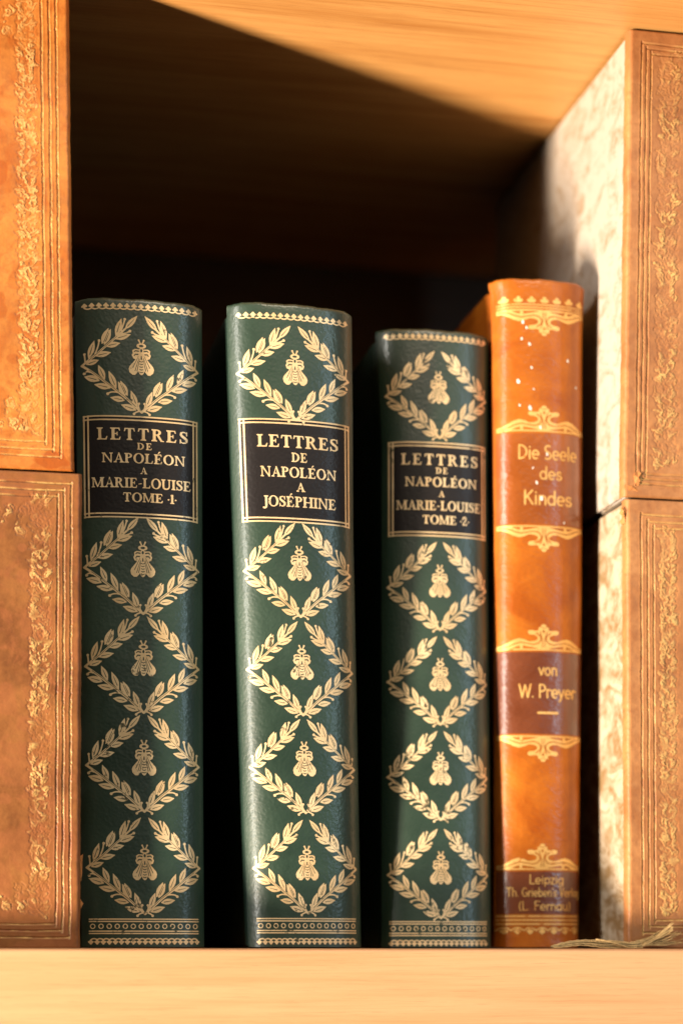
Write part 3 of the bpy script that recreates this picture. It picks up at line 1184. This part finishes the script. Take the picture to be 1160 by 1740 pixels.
def flakes(root, spots, seed):
    """ragged torn leather curling off a corner: one mesh"""
    rng = np.random.default_rng(seed)
    V, cnt, idx = [], [], []
    b = np.array(root.location)
    for (u, v, Y, ru, rv) in spots:
        cx, cz = unp(u, v, Y)
        n = 9
        k0 = len(V)
        V.append((cx - b[0], Y - 0.0007 - b[1], cz - b[2]))
        for k in range(n):
            a = 2 * math.pi * k / n
            r = rng.uniform(.55, 1.25)
            V.append((cx + ru * MM * r * math.cos(a) - b[0], Y - rng.uniform(-.0003, .0006) - b[1], cz + rv * MM * r * math.sin(a) - b[2]))
        for k in range(n):
            V.append((V[k0 + 1 + k][0] * 1.0, V[k0 + 1 + k][1] + 0.0012, V[k0 + 1 + k][2]))
        for k in range(n):
            k2 = (k + 1) % n
            cnt.append(3)
            idx += [k0, k0 + 1 + k2, k0 + 1 + k][::-1]
            cnt.append(4)
            idx += [k0 + 1 + k, k0 + 1 + n + k, k0 + 1 + n + k2, k0 + 1 + k2]
    link('torn_leather', mesh_np('torn_leather', V, cnt, idx), root, M['torn'])


zl = unp(60, 799.5, 0.0)[1]
zr = unp(1110, 848, 0.0)[1]
g = 'tall stacked volumes with gold tooled calf spines and marbled sides'
big_volume('calf_spined_book', 'bright orange calf spine with dark orange stains, upper book at the left edge', g, -1, 117.5, 127, 0, 797, 60,
           (74, 87, 99), (30, 68), M['calf_a'], M['marble_a'], 11, 0.46, 1.0,
           [(82, 783, 34, 15, .9), (4, 290, 10, 22, .7), (116, 690, 9, 14, .6), (20, 610, 12, 9, .5), (-5, 520, 16, 20, .6)], True, (zl + .0004, CEIL - 0.0006))
ll = big_volume('calf_spined_book', 'rubbed brown calf spine standing left of the green books, beneath the orange one', g, -1, 140.5, 137, 803, 1612, 60,
           (97, 108, 120), (50, 88), M['calf_b'], M['marble_b'], 23, 0.28, 1.0,
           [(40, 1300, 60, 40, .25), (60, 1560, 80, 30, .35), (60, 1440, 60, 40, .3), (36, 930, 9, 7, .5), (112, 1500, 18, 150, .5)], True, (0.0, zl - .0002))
ur = big_volume('calf_spined_book', 'tan calf book with pale marbled side and torn lower corner, upper right', g, 1, 1068.5, 1058, 52, 846, 1100,
           (1085, 1093, 1101), (1113, 1153), M['calf_c'], M['marble_a'], 35, 0.22, 1.0,
           [(1150, 80, 60, 30, .35), (1120, 60, 60, 14, .3)], False, (zr + .0004, CEIL - 0.0008))
lr = big_volume('calf_spined_book', 'tan calf book with crisp gilt flowers and mottled marbled side, beneath the torn one', g, 1, 1063, 1066.5, 850, 1612, 1110,
           (1090, 1101, 1111), (1119, 1151), M['calf_c'], M['marble_b'], 41, 0.40, 1.0,
           [(1140, 1480, 60, 120, .35), (1080, 1560, 40, 60, .3)], False, (0.0, zr - .0002))
flakes(ll, [(137, 1470, .0026, 5, 26), (137, 1535, .0026, 5, 9)], 3)
flakes(ur, [(1072, 828, .0004, 12, 9), (1082, 812, -.0001, 8, 12), (1066, 838, .001, 8, 6)], 4)
flakes(lr, [(1058, 868, .0008, 6, 9), (1060, 882, .0012, 6, 9)], 5)

# ------------------------------------------------------------------ the three green volumes
L1 = [('LETTRES', 738.5, 20.5, 144, 2), ('DE', 758.5, 11.5, 24, 4), ('NAPOLÉON', 779, 16.5, 132, 3), ('A', 800, 11, 12, 3),
      ('MARIE-LOUISE', 821, 17, 157, 0), ('TOME .1.', 845.5, 15.5, 86, 12)]
L2 = [('LETTRES', 751, 21, 134, 3), ('DE', 777.5, 16, 27, 4), ('NAPOLÉON', 803, 17.5, 126, 3), ('A', 828, 15, 15, 5), ('JOSÉPHINE', 853, 18, 122, 4)]
L3 = [('LETTRES', 781, 20, 143, 2), ('DE', 799.5, 11, 23, 4), ('NAPOLÉON', 819, 16.5, 134, 4), ('A', 839, 11, 12, 4),
      ('MARIE-LOUISE', 859, 17, 157, 1), ('TOME .2.', 883, 15.5, 88, 12)]

sp1 = Spine([(512, 128, 343), (900, 133, 344), (1300, 137, 345), (1605, 139, 347)], 0.013, 0.013, 0.0, 0.0066, 0.15, 507)
green_book('green gilt book lettered Marie-Louise Tome 1, half shaded beside the brown calf spine', sp1,
           [(701, 638), (1043, 981), (1211, 1149), (1379, 1318), (1553, 1496)], (707, 881), L1, 91, 1.02, 523, 1574, 1599)
sp2 = Spine([(520, 387, 597), (700, 393, 599), (900, 401, 600), (1260, 412, 607), (1605, 424, 613)], 0.010, 0.008, 0.0012, 0.0066, 0.15, 516)
green_book('green gilt book lettered Joséphine, leaning a little between the two Marie-Louise volumes', sp2,
           [(714, 655), (1048, 987), (1215, 1155), (1381, 1319), (1552, 1496)], (713, 889), L2, 90, 1.0, 540, 1573, 1599)
sp3 = Spine([(560, 640, 829), (740, 648, 828), (1000, 648, 829), (1300, 648, 831), (1605, 648, 833)], 0.018, 0.030, 0.0, 0.0066, 0.15, 559)
green_book('green gilt book lettered Marie-Louise Tome 2, shortest of the green ones, beside the orange book', sp3,
           [(744, 686), (1070, 1015), (1231, 1174), (1393, 1334), (1560, 1503)], (751, 912), L3, 91, 0.985, 574, 1578, 1602)

# ------------------------------------------------------------------ the orange art nouveau book
sp4 = Spine([(474, 832, 992), (500, 838, 990), (560, 839, 988), (1000, 839, 987), (1605, 839, 981)], 0.023, 0.024, 0.0, 0.0070, 0.15, 473)
ob = Book('orange_leather_book', 'orange leather book with art nouveau gilt flowers and brown title bands', None, sp4, M['tan'], M['tan'], 75.0)
w4 = 0.86


def orn(items, v0):
    zr_ = sp4.z_of(v0)
    A = Art(-78, 78, -60, 60, 0.45)
    for f in items:
        f(A)
    return A.polys(), zr_


for v, s_ in ((526, -1), (733, 1), (893, -1), (1105, 1), (1250, -1), (1478, 1)):
    A = Art(-76, 76, -56, 56, 0.45)
    lotus(A, 0, s_, w4, 0.98)
    ob.stamp('gilt_flower', A.polys(), sp4.z_of(v), M['tan_gilt'])
# head line and trefoils
A = Art(-76, 76, -14, 26, 0.45)
for y in (-2.5, 2.5):
    A.rect(-72, y - 1.0, 72, y + 1.0)
for k in range(7):
    x = -63 + k * 21
    A.poly([(x - 5, 6), (x + 5, 6), (x + 2, 11), (x - 2, 11)])
    for dx, dy, r in ((-4.5, 10, 2.6), (4.5, 10, 2.6), (0, 14, 3.2)):
        A.dot((x + dx, dy), r)
ob.stamp('head_border', A.polys(), sp4.z_of(520), M['tan_gilt'])


def band(v0, v1, lines, mat):
    zt, zb = sp4.z_of(v0), sp4.z_of(v1)
    p = ob.patch('title_band', -73, 73, zb, zt, mat)
    A = Art(-74, 74, -8, (zt - zb) / MM + 4, 0.36)
    for text, v, cap, width, cx in lines:
        yb = (sp4.z_of(v) - zb) / MM
        if text == '—':
            A.cap((cx - width / 2, yb), (cx + width / 2, yb), 1.9)
        else:
            set_line(A, text, cx, yb - cap / 2, cap, width, glyph_round, .7, 1.2)
    ob.stamp('lettering', A.polys(), zb, M['tan_gilt'], parent=p, off=0.00011)


band(736, 890, [('Die Seele', 768, 24, 102, 8), ('des', 803, 22, 40, 12), ('Kindes', 845, 25, 84, 8)], M['tan_patch_faded_lit'])
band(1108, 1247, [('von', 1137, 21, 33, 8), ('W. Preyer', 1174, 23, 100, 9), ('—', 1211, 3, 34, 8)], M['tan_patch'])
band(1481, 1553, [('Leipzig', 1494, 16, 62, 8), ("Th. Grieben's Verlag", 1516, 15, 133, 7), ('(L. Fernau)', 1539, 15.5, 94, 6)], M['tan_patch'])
A = Art(-76, 76, -24, 24, 0.45)
for y in (16, 9, 2):
    A.rect(-73, y - 1.3, 73, y + 1.3)
for k in range(7):
    x = -63 + k * 21
    A.line(bez((x - 10.5, -10), (x, 1), (x + 10.5, -10), 8), 1.1)
    A.poly([(x - 1, -6), (x + 1, -6), (x + 6.5, -11), (x + 3, -14.5), (x, -17), (x - 3, -14.5), (x - 6.5, -11)])
ob.stamp('foot_border', A.polys(), sp4.z_of(1572), M['tan_gilt'])
A = Art(-76, 76, -420, 30, 0.5)
for u, v, r in ((877, 549, 3.6), (883, 558, 2.6), (875, 577, 2.6), (888, 586, 3.2), (953, 610, 3.2), (891, 626, 2.6), (870, 650, 4.2), (969, 653, 2.6),
                (895, 662, 1.8), (872, 690, 2.4), (889, 695, 4.4), (906, 727, 3.2), (917, 772, 3.2), (893, 796, 2.2), (900, 821, 3.2), (908, 848, 4.4), (947, 887, 2.2)):
    x = (u - 912) * 1.0
    yv = (sp4.z_of(v) - sp4.z_of(520)) / MM
    A.cap((x, yv), (x + RNG.uniform(-1, 1), yv + r * .9), r * .55, r * .4)
ob.stamp('paint_specks', A.polys(), sp4.z_of(520), M['speck'], off=0.00014)


# ------------------------------------------------------------------ frayed cord lying on the shelf edge
def cord():
    rng = random.Random(5)
    V, cnt, idx = [], [], []
    x0, _ = unp(938, 1612, -.008)
    xg, _ = unp(1085, 1612, -.006)
    x1, _ = unp(1190, 1612, -.004)
    base = np.array((xg, -0.006, 0.0))

    def tube(pts, r, tw=0):
        k0 = len(V)
        n = len(pts)
        m = 6
        for i, p in enumerate(pts):
            a = np.array(pts[max(0, i - 1)])
            c = np.array(pts[min(n - 1, i + 1)])
            d = (c - a) / (np.linalg.norm(c - a) + 1e-12)
            s = np.cross(d, (0, 0.3, 1.0))
            s /= np.linalg.norm(s) + 1e-12
            t = np.cross(s, d)
            rr = r * (1 + 0.22 * math.sin(i * 2.1 + tw))
            for k in range(m):
                an = 2 * math.pi * k / m
                V.append(tuple(np.array(p) + rr * (math.cos(an) * s + math.sin(an) * t) - base))
        for i in range(n - 1):
            for k in range(m):
                k2 = (k + 1) % m
                cnt.append(4)
                idx.extend([k0 + i * m + k, k0 + i * m + k2, k0 + (i + 1) * m + k2, k0 + (i + 1) * m + k])
    # the flat braid: strands one above the other, humping up on the left, tied together before the fringe
    for k in range(9):
        f = k / 8
        tail = []
        for t in np.linspace(0, 1, 70):
            x = x0 + (xg - x0) * t
            top = 0.0004 + 0.0028 * math.sin(min(1, t * 1.12 + .02) * math.pi) ** 0.8 * (1 - .25 * t) + 0.0022 * max(0, t - .55) / .45
            low = 0.0003 + 0.0008 * math.sin(t * math.pi * 1.6) ** 2 * (t < .6)
            z = low + f * (top - low) + 0.00007 * math.sin(t * 70 + k * 2.3)
            y = -0.0095 + 0.0026 * f + 0.0007 * math.sin(k * 1.7)
            tail.append((x, y, max(z, 0.00028)))
        tube(tail, 0.00021 + 0.00004 * (k % 3), k)
    # a loose strand across
    tube([(unp(1010, 1600, -.0095)[0] + t * 0.0115, -.0102, 0.0032 - 0.0028 * t ** 1.5) for t in np.linspace(0, 1, 16)], 0.0003)
    # fringe fanning up to the right against the book
    for k in range(60):
        ln = rng.uniform(.55, 1.0)
        up = rng.uniform(0.0, 1.0)
        f = rng.random()
        pts = []
        for t in np.linspace(0, 1, 18):
            x = xg + t * ln * 0.019 * (1.0 - .35 * up)
            z = 0.0009 + 0.002 * f * (1 - t) + ln * t * (0.0002 + 0.0085 * up * t ** .4) + .0002 * math.sin(t * 9 + k)
            y = -0.0085 + 0.006 * f + 0.0012 * t * math.sin(k)
            pts.append((x, min(y, -0.0012), max(z, 0.0003)))
        tube(pts, rng.uniform(.00009, .00015))
    me = mesh_np('frayed_cord', V, cnt, idx, True)
    o = link('frayed_cord', me, None, M['cord'])
    o.location = tuple(base)
    o['label'] = 'frayed tan cord tassel lying on the shelf edge below the marbled book'
    o['category'] = 'cord'


cord()
